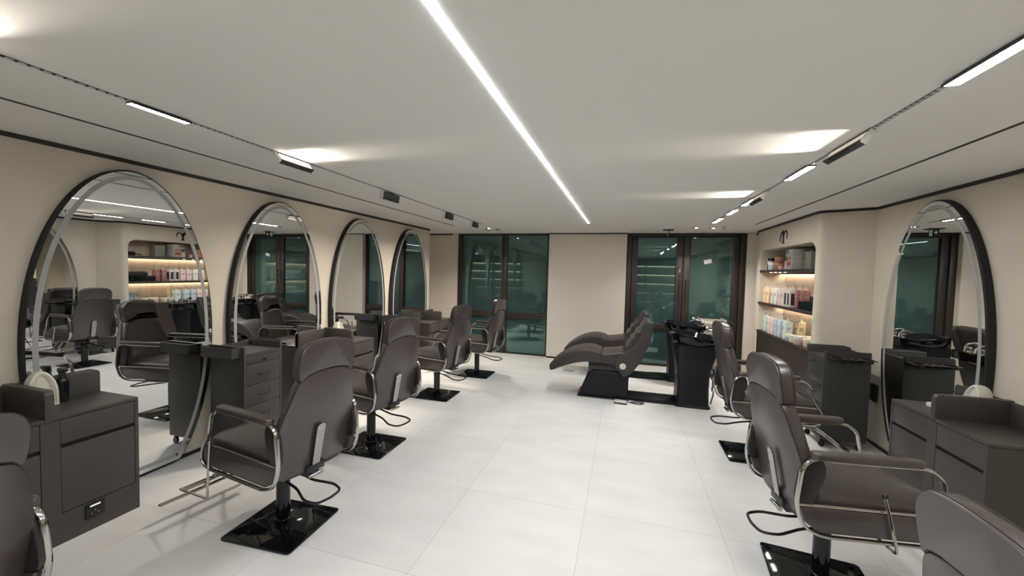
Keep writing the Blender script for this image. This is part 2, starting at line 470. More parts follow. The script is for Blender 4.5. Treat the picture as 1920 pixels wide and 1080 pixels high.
def doors():
    d = struct(bpy.data.objects.new('door_1', None)); COL.objects.link(d)
    fr = MB(); y0, y1 = 7.545, 7.65
    fr.box(.012, .10, y0, y1, 0, H-.012, .004); fr.box(1.875, 1.965, y0, y1, 0, H-.012, .004); fr.box(.10, 1.875, y0, y1, 2.345, H-.012, .004)
    fr.build('frame', M['bronze'], d)
    for k, (xa, xb, la, lb) in enumerate(((.108, .978, .10, .115), (.986, 1.868, .115, .10))):
        lf = MB()
        ya, yb = 7.565, 7.63
        lf.box(xa, xa+la, ya, yb, .008, 2.338, .004); lf.box(xb-lb, xb, ya, yb, .008, 2.338, .004)
        lf.box(xa+la, xb-lb, ya, yb, 2.325, 2.338); lf.box(xa+la, xb-lb, ya, yb, .008, .03)
        lf.box(xa+la, xb-lb, ya, yb, .665, .775, .004)
        l = lf.build('leaf', M['bronze'], d)
        MB().box(xa+la, xb-lb, 7.60, 7.615, .03, .665).build('pane', M['glass'], l)
        MB().box(xa+la, xb-lb, 7.60, 7.615, .775, 2.325).build('pane', M['glass'], l)
        hx = xb-.05 if k == 0 else xa+.05
        h = MB()
        for zc in (1.28, 1.52):
            h.cyl((hx, 7.565, zc), (hx, 7.525, zc), .008)
        h.tube([(hx, 7.525, 1.22), (hx, 7.525, 1.58)], .011, 10)
        h.build('handle', M['bronze_handle'], l)
        if k == 0:
            c = MB(); c.cyl((hx, 7.566, .98), (hx, 7.556, .98), .012); c.box(hx-.016, hx+.016, 7.558, 7.566, 1.62, 1.76, .003)
            c.build('lock', M['bronze_handle'], l)
M['bronze_handle'] = mat('handle_bronze', (0.16, 0.12, 0.09, 1), .3, metal=1.0)
doors()
Ms = Matrix.Translation((1.383, 7.598, 1.91)) @ Matrix.Rotation(radians(-14), 4, 'Y')
tag(MB().box(-.062, .062, -.002, .0015, -.035, .035, Mx=Ms).build('sticker', M['paper']), 'small pale sticker stuck high on the right glass door', 'sticker')

# ------------------------------------------------------------------ wall of shelves behind the viewer (only seen in the dark glass)
def back_shelves():
    s = thing('display_shelving', 'wide lit display shelving reflected in the dark green glass', 'shelves', (-.6, YB+.17, 0))
    MB().box(-2.8, 2.9, -.165, -.15, 0.02, 2.3).build('back_panel', M['wood'], s)
    f = MB()
    for x in (-2.82, -1.4, .05, 1.48, 2.9): f.box(x-.02, x+.02, -.165, .17, 0, 2.32)
    f.box(-2.84, 2.92, -.165, .17, 2.3, 2.36)
    f.build('frame', M['darkwood'], s)
    for z in (.45, .85, 1.25, 1.65, 2.05):
        sh = MB().box(-2.8, 2.88, -.15, .165, z, z+.035).build('shelf', M['darkwood'], s)
        MB().box(-2.75, 2.83, -.14, -.12, z-.012, z-.001).build('strip_light', M['shelf_glow'], sh)
M['shelf_glow'] = emat('shelf_glow', (1.0, .86, .7, 1), 6.0)
back_shelves()

# ================================================================== CEILING LIGHTS
c = thing('linear_light', 'long bright linear light running down the middle of the ceiling', 'ceiling light', (-.556, 0, H))
MB().box(-.0075, .0075, -1.5, 6.05, -.0016, -.0005).build('diffuser', M['led'], c)
MB().box(-.010, .010, 6.05, 6.14, -.007, -.0005).build('end_cap', M['trim'], c)

M['contact'] = mat('contact_silver', (.62, .62, .63, 1), .3, metal=.35)
def track(x, y0, y1, label):
    t = thing('lighting_track', label, 'lighting track', (x, y0, H))
    L = y1-y0
    MB().box(-.010, .010, 0, L, -.003, -.0005).build('channel', M['trim'], t)
    b = MB(); k = 0.0
    while k < L-.03:
        b.box(-.0085, .0085, k, k+.022, -.006, -.0028); k += .034
    b.build('contact_strip', M['contact'], t)
track(-2.245, -1.5, 6.0, 'thin black lighting track with silver contacts on the left of the ceiling')
track(1.145, -1.5, 6.25, 'thin black lighting track with silver contacts on the right of the ceiling')

def led_bar(x, y0, y1, label, w=.020, group=None):
    t = thing('light_bar', label, 'track light', (x, y0, H), 0, group)
    MB().box(-w-.002, w+.002, 0, y1-y0, -.013, -.0065).build('housing', M['trim'], t)
    MB().box(-w, w, .003, y1-y0-.003, -.0142, -.0128).build('diffuser', M['leds'], t)
    lp = MB(); lp.box(-w-.003, -w, 0, y1-y0, -.0166, -.0064); lp.box(w, w+.003, 0, y1-y0, -.0166, -.0064); lp.build('lip', M['trim'], t)
led_bar(-2.245, 1.30, 1.56, 'lit white light bar in the left track, the only plain bar there')
led_bar(1.145, .70, 1.90, 'long lit white light bar nearest the viewer in the right track', .024)
led_bar(1.145, 3.05, 3.45, 'lit white light bar between the two tilted lamps of the right track', .024)
led_bar(1.145, 4.22, 4.60, 'lit white light bar just beyond the far tilted lamp of the right track', .024)
led_bar(1.145, 4.88, 5.24, 'second lit white light bar from the far end of the right track', .024)
led_bar(1.145, 5.56, 6.02, 'lit white light bar at the far end of the right track', .024)

def grid_lamp(x, y0, L, face, tilt, label, glow='spot', h=.075, power=0.65, beam=.12, spread=radians(26)):
    """a hinged lamp bar hanging from the track: face = +1 lights towards +x, -1 towards -x ; tilt lifts the beam"""
    t = thing('grid_spotlight', label, 'track light', (x, y0, H))
    d = .030
    R = Matrix.Translation((0, 0, -.012)) @ Matrix.Rotation(-face*tilt, 4, 'Y')
    MB().box(-.006, .006, L*.3, L*.7, -.012, 0).build('hinge', M['trim'], t)
    hs = MB(); 
    hs.box(-d/2, d/2, .012, L-.012, -h, -.002, .003, Mx=R)
    hb = hs.build('housing', M['black'], t)
    e = MB(); e.box(-d/2-.001, d/2+.001, 0, .012, -h-.001, -.001, .004, Mx=R)
    e.build('end_cap', M['white'], t)
    g = MB(); n = max(4, int(L/.022))
    xf = face*(d/2)
    for k in range(n):
        ya = .02+(L-.04)*k/n; g.box(min(xf, xf+face*.0015), max(xf, xf+face*.0015), ya+.002, ya+(L-.04)/n-.002, -h+.012, -.014, Mx=R)
    g.build('led_grid', M[glow], t)
    fr = MB()
    fr.box(min(xf, xf+face*.006), max(xf, xf+face*.006), .012, L-.012, -h, -h+.010, Mx=R)
    fr.build('louvre', M['black'], t)
    # the lamp's own light
    ld = bpy.data.lights.new('grid_beam', 'AREA'); ld.shape = 'RECTANGLE'; ld.size = L-.04; ld.size_y = .03
    ld.energy = power; ld.color = (1.0, .90, .78); ld.spread = spread
    lo = bpy.data.objects.new('grid_beam', ld); COL.objects.link(lo); lo.parent = t
    d_ = Vector((face*cos(beam), 0, sin(beam)))
    c_ = R @ Vector((face*.022, L/2, -h/2))
    z_ = -d_; x_ = Vector((0, 1, 0)); y_ = z_.cross(x_)
    m_ = Matrix((x_, y_, z_)).transposed().to_4x4(); m_.translation = c_
    lo.matrix_local = m_
grid_lamp(-2.245, .48, .36, 1, radians(38), 'tilted lamp casting warm light across the ceiling at its left edge')
grid_lamp(-2.245, 2.08, .30, 1, radians(38), 'lit tilted grid lamp in the left track washing the ceiling')
grid_lamp(-2.245, 3.28, .30, -1, radians(8), 'dark grid lamp nearest the viewer of three hanging from the left track', glow='spot_dim', power=22.0, beam=-1.30, spread=radians(128))
grid_lamp(-2.245, 4.62, .28, -1, radians(8), 'middle one of three dark grid lamps hanging from the left track', glow='spot_dim', power=15.0, beam=-1.30, spread=radians(128))
grid_lamp(-2.245, 5.55, .28, -1, radians(8), 'farthest of three dark grid lamps hanging from the left track', glow='spot_dim', power=22.0, beam=-1.30, spread=radians(128))
grid_lamp(1.145, 2.36, .40, -1, radians(35), 'large tilted grid lamp in the right track with warm streak beside it', glow='spot_dim')
grid_lamp(1.145, 3.86, .34, -1, radians(35), 'smaller far tilted grid lamp in the right track', glow='spot_dim')

def downlight(x, y, label, lit=True, group=None):
    t = thing('downlight', label, 'ceiling light', (x, y, H), 0, group)
    n = 20; C = lambda r: [(r*cos(2*pi*k/n), r*sin(2*pi*k/n)) for k in range(n)]
    MB().holed(C(.05), C(.036), -.004, -.0005).build('ring', M['trim'], t)
    MB().cyl((0, 0, -.0022), (0, 0, -.0008), .036).build('recess', M['black_matt'], t)
    if lit:
        ld = bpy.data.lights.new('downlight_beam', 'AREA'); ld.shape = 'DISK'; ld.size = .04; ld.energy = 9.0; ld.color = (1, .93, .83); ld.spread = radians(130)
        lo = bpy.data.objects.new('downlight_beam', ld); COL.objects.link(lo); lo.parent = t; lo.location = (0, 0, -.008)
    if lit: MB().cyl((.008, 0, -.006), (.008, 0, -.0024), .020, .024).build('lamp', M['down'], t)
downlight(1.03, 6.72, 'left one of two small downlights before the glass door')
downlight(1.28, 6.76, 'right one of two small downlights before the glass door')
downlight(-2.42, 6.78, 'left dark downlight of three at the far end of left track', False)
downlight(-2.355, 6.62, 'lit downlight at the far end of the left track')
downlight(-2.24, 6.80, 'right dark downlight of three at the far end of left track', False)

def sprinkler(x, y, label):
    t = thing('sprinkler', label, 'sprinkler', (x, y, H))
    MB().lathe([(0, -.006), (.036, -.006), (.042, -.0005), (0, -.0005)]).build('rose', M['white'], t)
    b = MB(); b.cyl((0, 0, -.006), (0, 0, -.030), .007); b.tube([(-.012, 0, -.022), (-.010, 0, -.042)], .002); b.tube([(.012, 0, -.022), (.010, 0, -.042)], .002)
    b.cyl((0, 0, -.044), (0, 0, -.041), .015)
    b.build('head', M['chrome'], t)
sprinkler(1.383, 6.50, 'small ceiling sprinkler right of the two far downlights')

def exit_sign():
    t = thing('exit_sign', 'green hanging exit sign seen edge on before the glass doors', 'sign', (.655, 6.98, H))
    t.scale = (.62, .62, .62)
    MB().box(-.13, .13, -.13, .13, -.016, -.0005, .003).build('ceiling_plate', M['laminate_grey'], t)
    MB().box(-.007, .007, -.15, .15, -.17, -.016, .002).build('panel', M['sign_green'], t)
    for s in (-1, 1):
        w0, w1 = (s*.0074, s*.0086)
        # running figure through a doorway, arrow towards the viewer end
        door = MB().prism([(.035, -.155), (.12, -.155), (.12, -.03), (.035, -.03)], w0, w1, YZ).build('doorway', M['sign_white'], t)
        f = MB(); w2, w3 = w1, w1+s*.0008
        f.prism([(.078+.011*cos(a*pi/5), -.052+.011*sin(a*pi/5)) for a in range(10)], w2, w3, YZ)
        f.prism([(.066, -.068), (.09, -.066), (.094, -.10), (.074, -.102)], w2, w3, YZ)
        f.prism([(.066, -.068), (.074, -.070), (.056, -.094), (.047, -.088)], w2, w3, YZ)
        f.prism([(.088, -.068), (.092, -.076), (.112, -.084), (.108, -.092)], w2, w3, YZ)
        f.prism([(.074, -.10), (.086, -.10), (.064, -.145), (.048, -.143)], w2, w3, YZ)
        f.prism([(.082, -.10), (.094, -.10), (.104, -.122), (.112, -.146), (.102, -.146), (.094, -.124)], w2, w3, YZ)
        f.build('running_figure', M['sign_green'], t)
        MB().prism([(-.125, -.092), (-.078, -.045), (-.058, -.045), (-.088, -.08), (-.025, -.08), (-.025, -.104), (-.088, -.104), (-.058, -.14), (-.078, -.14)], w0, w1, YZ).build('arrow', M['sign_white'], t)
exit_sign()

# ================================================================== OVAL MIRRORS
def oval_mirror(x, yc, s, label, group):
    """s=+1 faces +x (left wall), -1 faces -x"""
    t = thing('oval_mirror', label, 'mirror', (x, yc, 0), 0 if s > 0 else pi, group)
    a, bb, zc, zb = .575, 1.24, 1.075, .02
    th0 = math.asin((zb-zc)/bb)
    pts = []
    N = 72
    for k in range(N+1):
        th = th0+(pi-2*th0)*k/N; pts.append((a*cos(th), zc+bb*sin(th)))
    out = ccw(rpoly(pts, [.04]+[0]*(N-1)+[.04], 4))
    MB().prism(out, 0.001, .052, YZ, .003, 1).build('frame', M['black_matt'], t)
    gl = offset(out, .011)
    MB().prism(gl, .0525, .056, YZ).build('mirror_glass', M['mirror'], t)
    MB().holed(offset(out, .040), offset(out, .068), .0562, .0568, YZ).build('light_band', M['frost'], t)
    return t
GM = 'floor-standing oval mirrors'
oval_mirror(XL, 2.04, 1, 'large oval mirror nearest the viewer on the left wall', GM)
oval_mirror(XL, 3.345, 1, 'second oval mirror along the left wall, reflecting the exit sign', GM)
oval_mirror(XL, 4.655, 1, 'third oval mirror along the left wall, behind an egg-shaped dome', GM)
oval_mirror(XL, 5.965, 1, 'small-looking oval mirror farthest along the left wall', GM)
oval_mirror(XR, 4.055, -1, 'tall oval mirror on the right wall above the white dome', GM)

# ================================================================== STYLING STATIONS
def station(label, loc, rz):
    """back at local x=0, front at x=.395, width along y, divider in the middle"""
    t = thing('styling_station', label, 'cabinet', loc, rz, 'styling stations between the mirrors')
    D, W, Zt = .395, .42, .752
    c = MB()
    c.box(0, D-.02, -W, W, .0, Zt-.022)
    c.box(0, D, -W, W, 0, .178)                 # plinth board
    for y0, y1 in ((-W, -W+.02), (W-.02, W), (-.04, .04)): c.box(D-.02, D, y0, y1, .178, Zt-.022)
    
    c.build('carcass', M['laminate'], t)
    MB().box(0, D, -W, -.02, Zt-.02, Zt, .002).build('top', M['laminate'], t)
    MB().box(0, D, .02, W, Zt-.02, Zt, .002).build('top', M['laminate'], t)
    dv = rpoly([(0, Zt-.02), (D+.002, Zt-.02), (D+.002, .912), (0, .912)], [0, 0, .03, 0])
    MB().prism(dv, -.02, .02, XZ, .003).build('divider', M['laminate'], t)
    for s in (-1, 1):
        ol = rpoly([(s*.024, Zt), (s*W, Zt), (s*W, .905), (s*.024, .905)], [0, 0, .03, 0])
        MB().prism(ol, .004, .022, YZ, .002).build('back_panel', M['laminate'], t)
        ya, yb = (.042, W-.022) if s > 0 else (-W+.022, -.042)
        MB().box(D-.019, D-.001, ya, yb, .586, Zt-.024, .0015).build('drawer', M['laminate'], t)
        MB().box(D-.019, D-.001, ya, yb, .182, .562, .0015).build('door', M['laminate'], t)
        MB().box(D-.0195, D-.014, ya, yb, .5625, .5855).build('finger_gap', M['gap'], t)
    return t
ST = station('taupe station cabinet at the left edge with a black socket', (-3.487, 1.395, 0), 0)
S2 = copy_tree(ST); S2.location = (-3.487, 3.965, 0); S2['label'] = 'taupe station cabinet between the second and third left mirrors'
S3 = copy_tree(ST); S3.location = (-3.487, 6.345-.02, 0); S3['label'] = 'taupe station cabinet farthest along the left wall'
SR = copy_tree(ST); SR.location = (2.392, 3.26, 0); SR.rotation_euler = (0, 0, pi); SR['label'] = 'taupe station cabinet against the right wall in the foreground'

def socket(label, loc, rz, three=True):
    t = thing('power_socket', label, 'socket', loc, rz)
    MB().box(.0008, .010, -.046, .046, -.046, .046, .003).build('plate', M['black'], t)
    if three:
        MB().box(.0102, .0125, -.028, .022, .026, .036, .001).build('switch', M['switch_glow'], t)
        for y, z in ((-.018, -.018), (.014, -.018), (-.002, .0)):
            MB().cyl((.0102, y, z), (.0106, y, z), .004, n=10).build('pin_hole', M['frost'], t)
    return t
socket('black wall socket with a lit white switch on the left cabinet plinth', (-3.487+.395, 1.582, .122), 0)
t = thing('wall_box', 'black wall box low on the right wall behind the trolley', 'socket', (XR, 4.77, .53), pi)
MB().box(.001, .03, -.05, .05, -.085, .085, .006).build('cover', M['black_matt'], t)

# ================================================================== SMALL THINGS ON THE STATIONS
def dome(label, loc, rz, s=1.0):
    t = thing('dome_ornament', label, 'ornament', loc, rz, 'white domes on the station cabinets')
    def arch(w, h, n=20):
        return [(-w, 0)]+[(w*cos(pi-pi*k/n), h*.38+h*.62*sin(pi-pi*k/n)) for k in range(n+1)]+[(w, 0)]
    w, h = .066*s, .218*s
    b = MB(); o = ccw(arch(w, h))
    prof = [(.045*s, -.066*s), (.030*s, -.062*s), (.014*s, -.052*s), (.004*s, -.036*s), (0, -.014*s), (0, .036*s), (.002*s, .044*s)]
    # layered concentric arches stepping inwards at the open face
    for k in range(3):
        i0 = .006*s+.0115*s*k
        prof += [(i0+.002*s, .0445*s-.003*s*k), (i0+.005*s, .0480*s-.003*s*k), (i0+.008*s, .0480*s-.003*s*k), (i0+.0105*s, .0435*s-.003*s*k)]
    def f(u, v, wd): return (wd-(.032*s*(max(0, v)/h)**2 if wd > .03*s else 0), u, max(0, v))
    b.pillow(o, prof, f)
    b.build('shell', M['white_dome'], t)
    a = MB(); pts = [(.0375*s, .013*s*cos(pi*k/8), .045*s+.018*s*sin(pi*k/8)) for k in range(9)]
    a.tube(pts, .003*s, 6)
    a.build('opening_rim', M['piping'], t)
    return t
DM = dome('white ridged dome on the left foreground cabinet beside a black bottle', (-3.395, 1.492, .7525), 0)
D2 = copy_tree(DM); D2.location = (-3.390, 4.085, .7525); D2['label'] = 'white egg-shaped dome on the cabinet before the third left mirror'
D3 = copy_tree(DM); D3.location = (2.295, 3.375, .7525); D3.rotation_euler = (0, 0, pi); D3['label'] = 'white dome on the right foreground cabinet beside folded papers'

def spray_bottle():
    t = thing('spray_bottle', 'black spray bottle standing by the ridged dome', 'bottle', (-3.415, 1.60, .7525))
    MB().lathe([(0, 0), (.026, 0), (.030, .004), (.030, .120), (.028, .130), (.018, .155), (.013, .164), (.013, .1645), (0, .1645)]).build('body', M['gloss_black'], t)
    b = MB(); b.lathe([(0, .164), (.017, .164), (.017, .178), (.013, .185), (0, .185)])
    b.prism(smooth2([(-.022, .183), (.010, .180), (.020, .186), (.040, .195), (.040, .208), (.020, .213), (-.016, .214), (-.028, .204)], 3), -.012, .012, XZ, .003)
    b.build('spray_head', M['black'], t)
    MB().tube(fillet([(.022, 0, .190), (.033, 0, .178), (.030, 0, .158)], .01), .0035, 6).build('trigger', M['black'], t)
spray_bottle()
b = MB()
b.rings([[(-.05, -.07, .0), (.05, -.07, .0), (.05, .07, .0), (-.05, .07, .0)], [(-.05, -.07, .004), (.05, -.07, .006), (.048, .07, .020), (-.052, .07, .016)]])
b.box(-.045, .05, -.06, .075, .012, .018, Mx=Matrix.Rotation(radians(7), 4, 'X') @ Matrix.Rotation(radians(6), 4, 'Z'))
o = b.build('paper_stack', M['paper']); o.location = (2.20, 3.50, .7535); tag(o, 'small stack of white papers beside the dome on the right cabinet', 'paper')
o.rotation_euler = (0, 0, .2)

# ================================================================== DRAWER TROLLEYS
def rect_hole(x0, x1, y0, y1, cx, cy, r, n=24):
    inner = [(cx+r*cos(2*pi*k/n+pi/4), cy+r*sin(2*pi*k/n+pi/4)) for k in range(n)]
    cor = [(x1, y1), (x0, y1), (x0, y0), (x1, y0)]
    outer = []
    for q in range(4):
        a = Vector(cor[q]); c = Vector(cor[(q+1) % 4])
        for k in range(n//4): outer.append(tuple(a.lerp(c, k/(n//4))))
    return outer, inner
def trolley(label, loc, rz, front='laminate_grey'):
    """drawers face +x, bin on the -y side, tool holder on the +y side"""
    t = thing('drawer_trolley', label, 'trolley', loc, rz, 'salon drawer trolleys')
    D, W, Z0, Z1 = .38, .38, .085, .95
    c = MB(); hx, hy = D/2, W/2
    c.box(-hx, hx, -hy, -hy+.02, Z0, Z1, .0015); c.box(-hx, hx, hy-.02, hy, Z0, Z1, .0015)
    c.box(-hx, -hx+.016, -hy+.02, hy-.02, Z0, Z1-.02)
    c.box(-hx+.016, hx, -hy+.02, hy-.02, Z0, Z0+.02)
    c.box(-hx+.016, hx, -hy+.02, hy-.02, Z1-.095, Z1-.06)
    c.box(-hx+.016, hx-.02, -hy+.021, hy-.021, Z0+.02, Z1-.095)
    c.build('body', M[front], t)
    zs = [Z1-.097, Z1-.158, Z1-.340, Z1-.520, Z1-.690, Z0+.022]
    for k in range(5):
        d = MB().box(hx-.0195, hx-.001, -hy+.022, hy-.022, zs[k+1]+.004, zs[k], .0015).build('drawer', M[front], t)
        zc = (zs[k]+zs[k+1])/2
        if k == 0:
            MB().lathe([(0, 0), (.006, 0), (.006, .012), (.011, .016), (.011, .022), (0, .023)], 14, Mx=Matrix.Translation((hx-.001, 0, zc)) @ Matrix.Rotation(pi/2, 4, 'Y')).build('knob', M['black'], d)
        else:
            MB().tube(fillet([(hx-.001, -.055, zc), (hx+.02, -.05, zc), (hx+.02, .05, zc), (hx-.001, .055, zc)], .01, 3), .0045, 8).build('handle', M['black'], d)
    # bin hung on the -y side
    bn = MB(); y1 = -hy-.001; y0 = y1-.085; za, zb = Z1-.085, Z1+.002
    bn.box(-hx+.01, hx-.03, y0, y1, za, za+.008); bn.box(-hx+.01, hx-.03, y0, y0+.008, za+.008, zb); bn.box(-hx+.01, hx-.03, y1-.006, y1, za+.008, zb)
    bn.box(-hx+.01, -hx+.018, y0+.008, y1-.006, za+.008, zb); bn.box(hx-.038, hx-.03, y0+.008, y1-.006, za+.008, zb)
    bn.build('side_bin', M['laminate_grey'], t)
    # tool holder on the +y side
    th = MB(); z = Z1-.045; ya, yb = hy+.002, hy+.115
    xs = [-hx+.005, -hx+.125, -hx+.185, -hx+.245, hx-.015]; rr = [.046, .021, .021, .048]
    for k in range(4):
        o_, i_ = rect_hole(xs[k], xs[k+1], ya, yb, (xs[k]+xs[k+1])/2, (ya+yb)/2+.005, rr[k])
        th.holed(o_, i_, z-.006, z)
    th.box(-hx+.005, hx-.015, hy+.0005, hy+.006, z-.004, Z1+.012)
    hd = th.build('tool_holder', M['steel_dark'], t)
    for k in range(4):
        cx, cy = (xs[k]+xs[k+1])/2, (ya+yb)/2+.005
        n = 24; C = lambda r: [(cx+r*cos(2*pi*j/n), cy+r*sin(2*pi*j/n)) for j in range(n)]
        MB().holed(C(rr[k]+.0015), C(rr[k]-.003), z-.028, z+.0025).build('holder_ring', M['black'], hd)
    for sx in (-1, 1):
        for sy in (-1, 1):
            cs = MB(); x, y = sx*(hx-.035), sy*(hy-.035)
            cs.cyl((x, y, Z0), (x, y, .06), .010); cs.box(x-.012, x+.018, y-.013, y+.013, .045, .066, .003)
            cs.cyl((x+.008, y-.009, .027), (x+.008, y+.009, .027), .0265)
            cs.build('caster', M['black'], t)
    return t
M['steel_dark'] = mat('steel_dark', (0.075, 0.07, 0.066, 1), .35, metal=.3)
TR = trolley('grey drawer trolley between the first and second left mirrors', (-3.245, 2.735, 0), 0)
T2 = copy_tree(TR); T2.location = (-3.245, 5.32, 0); T2['label'] = 'grey drawer trolley between the third and fourth left mirrors'
T3 = copy_tree(TR); T3.location = (2.085, 4.70, 0); T3.rotation_euler = (0, 0, pi); T3['label'] = 'dark grey drawer trolley beside the product niche on the right'
M['laminate_pale'] = mat('laminate_pale', (.36, .325, .28, 1), .45)
T4 = trolley('pale-fronted drawer trolley by the glass doors behind the wash basins', (1.395, 7.16, 0), -pi/2, 'laminate_pale')

# ================================================================== STYLING CHAIRS
PILLOW = lambda T: [(.030, 0), (.012, .006), (.003, .014), (0, .026), (0, T-.040), (.004, T-.022), (.014, T-.008), (.032, T)]
def styling_chair(label):
    t = thing('styling_chair', label, 'chair', (0, 0, 0), 0, 'brown styling chairs')
    # ---- foot: plate and pump column keep square to the room (rotated back on placing)
    pl = rpoly([(-.245, -.225), (.245, -.225), (.245, .225), (-.245, .225)], .022, 5)
    MB().prism(pl, .0005, .014, XY, .003).build('base_plate', M['gloss_black'], t)
    col = MB(); col.lathe([(0, .013), (.047, .013), (.047, .05), (.043, .055), (.040, .056), (.040, .385), (0, .385)], 28)
    col.build('pump_column', M['gloss_black'], t)
    MB().tube(fillet([(.0, .05, .345), (-.20, .055, .315), (-.33, .105, .30), (-.41, .085, .293), (-.425, .0, .292), (-.41, -.085, .293), (-.33, -.105, .30), (-.20, -.055, .315), (.0, -.05, .345)], .03, 4), .0075, 8, flat=1.0).build('pump_lever', M['black'], t)
    mt = MB(); mt.box(-.16, .20, -.16, .16, .385, .428, .006); mt.box(-.27, -.10, -.045, .045, .392, .425, .004); mt.box(-.30, -.20, -.06, .06, .425, .47, .004)
    mt.build('seat_mount', M['black'], t)
    # ---- seat
    so = rpoly([(-.26, -.235), (.375, -.235), (.375, .235), (-.26, .235)], [.03, .07, .07, .03], 6)
    def seatf(u, v, w):
        drop = .022*max(0, (u-.22)/.155)**2
        dome_ = .016*(1-(v/.235)**2) if w > .06 else 0
        return (u, v, .505+w-drop*(w/.1)+dome_)
    MB().pillow(so, [(.05, 0), (.015, .005), (0, .02), (0, .066), (.006, .082), (.020, .094), (.045, .101), (.10, .106), (.16, .108)], seatf).build('seat', M['leather'], t)
    MB().prism(rpoly([(-.245, -.235), (.36, -.235), (.36, .235), (-.245, .235)], .03), .428, .508, XY, .008).build('seat_box', M['leather'], t)
    # ---- side panels, arm frames, arm pads
    for s in (-1, 1):
        po = rpoly([(-.332, .555), (-.302, .475), (-.235, .432), (.29, .432), (.350, .465), (.338, .555)], [.015, .04, .05, .05, .04, .02])
        ya, yb = s*.240, s*.272
        MB().prism(po, min(ya, yb), max(ya, yb), XZ, .008).build('side_panel', M['leather'], t)
        MB().tube([(-.340, s*.264, .562), (.33, s*.264, .562)], .0065, 8).build('panel_strip', M['chrome'], t)
        loop = fillet([(.10, s*.272, .789), (.205, s*.272, .789), (.262, s*.272, .745), (.285, s*.272, .62), (.350, s*.272, .53), (.362, s*.272, .45), (.29, s*.272, .418),
                       (-.23, s*.272, .418), (-.312, s*.272, .455), (-.350, s*.272, .56), (-.330, s*.272, .75), (-.285, s*.272, .797), (-.20, s*.272, .789), (.0, s*.272, .789)], .05, 5)
        MB().tube(loop, .0085, 10, closed=True, flat=1.55, up=(0, 1, 0)).build('arm_frame', M['chrome'], t)
        ao = rpoly([(-.295, s*.272-.028), (.180, s*.272-.028), (.180, s*.272+.028), (-.295, s*.272+.028)], .026, 6)
        MB().prism(ao, .793, .828, XY, .009, 3).build('arm_pad', M['leather'], t)
        wo = smooth2([(-.335, .565), (-.27, .563), (-.250, .62), (-.222, .69), (-.218, .745), (-.24, .782), (-.29, .782), (-.325, .74), (-.35, .62)], 4)
        ya, yb = s*.238, s*.264
        MB().prism(wo, min(ya, yb), max(ya, yb), XZ, .008).build('side_wing', M['leather_side'], t)
    # ---- backrest and headrest, tilted plates of upholstery
    tilt = .20
    def bk(u, v, w):      # u lateral, v height, w thickness from rear to front
        return (-.285-(v-.44)*tilt+w, u, v)
    half = [(0, .437), (.16, .437), (.210, .45), (.234, .49), (.247, .57), (.253, .66), (.251, .74), (.230, .84), (.206, .92), (.190, .97), (.172, 1.005), (.135, 1.035), (.07, 1.054)]
    ol = half+[(0, 1.058)]+[(-u, v) for u, v in reversed(half[1:])]
    ol = smooth2(ol, 3)
    def bkf(u, v, w):
        lum = .03*math.exp(-((v-.66)/.10)**2)*(1-(u/.26)**2) if w > .06 else 0
        side = .022*(abs(u)/.25)**3 if w < .05 else 0
        return bk(u, v, w+lum+side)
    MB().pillow(ol, [(.004, .0), (.0012, .0015), (0, .005), (0, .045), (.006, .068), (.020, .086), (.045, .097), (.085, .103), (.13, .105)], bkf).build('backrest', M['leather'], t)
    MB().tube([Vector(bkf(u, v, .006)) for u, v in offset(ccw(ol), -.0005)], .0028, 6, closed=True).build('back_piping', M['piping'], t)
    hh = [(0, 1.066), (.08, 1.061), (.135, 1.044), (.163, 1.018), (.178, 1.022), (.187, 1.06), (.188, 1.12), (.180, 1.170), (.152, 1.207), (.10, 1.225)]
    hl = smooth2(hh+[(0, 1.231)]+[(-u, v) for u, v in reversed(hh[1:])], 3)
    def hd(u, v, w):
        return (-.402-(v-1.04)*.16+w+.02*(1-(u/.2)**2)*(w > .06)+(.030*max(0, (v-1.12)/.11)**2+.020*(abs(u)/.19)**3)*(w < .06), u, v)
    hr = MB().pillow(hl, [(.005, -.012), (.0015, -.010), (0, -.006), (0, .052), (.006, .070), (.020, .083), (.045, .091), (.07, .094)], hd).build('headrest', M['leather'], t)
    MB().tube([Vector(hd(u, v, -.005)) for u, v in offset(ccw(hl), -.0005)], .0026, 6, closed=True).build('headrest_piping', M['piping'], hr)
    MB().tube([Vector(hd(u, v, .048)) for u, v in offset(ccw(hl), -.0004)], .0022, 6, closed=True).build('headrest_piping', M['piping'], hr)
    MB().box(-.375, -.335, -.06, .06, 1.0, 1.05).build('headrest_mount', M['black'], t)
    # ---- steel bracket on the back
    bo = rpoly([(-.024, .405), (.024, .405), (.029, .72), (-.029, .72)], [.004, .004, .024, .024], 5)
    br = MB(); br.pillow(bo, [(.001, -.001), (0, -.002), (0, -.008), (.001, -.009)], bk)
    br.box(-.292, -.20, -.024, .024, .402, .411)
    bro = br.build('back_bracket', M['steel'], t)
    for u, v in ((-.016, .700), (.016, .700), (-.016, .630), (.016, .630)):
        p = bk(u, v, -.009); MB().ball(p, .0055, 10, (.6, 1, 1)).build('screw', M['chrome_bright'], bro)
    MB().cyl((-.30, -.045, .405), (-.30, .045, .405), .011, n=12).build('pivot_bolt', M['chrome'], t)
    # ---- recline lever (right side) and footrest
    MB().tube(fillet([(.02, -.286, .642), (.055, -.292, .50), (.085, -.288, .375), (.05, -.20, .405), (.02, -.12, .408)], .02, 4), .007, 8).build('recline_lever', M['chrome'], t)
    MB().ball((.02, -.286, .648), .013, 12).build('lever_knob', M['black'], t)
    ft = MB()
    ft.tube([(.255, .285, .60), (.262, .290, .42), (.275, .290, .245)], .0065, 8)
    ft.tube([(.275, .290, .245), (.62, .265, .20)], .007, 8)
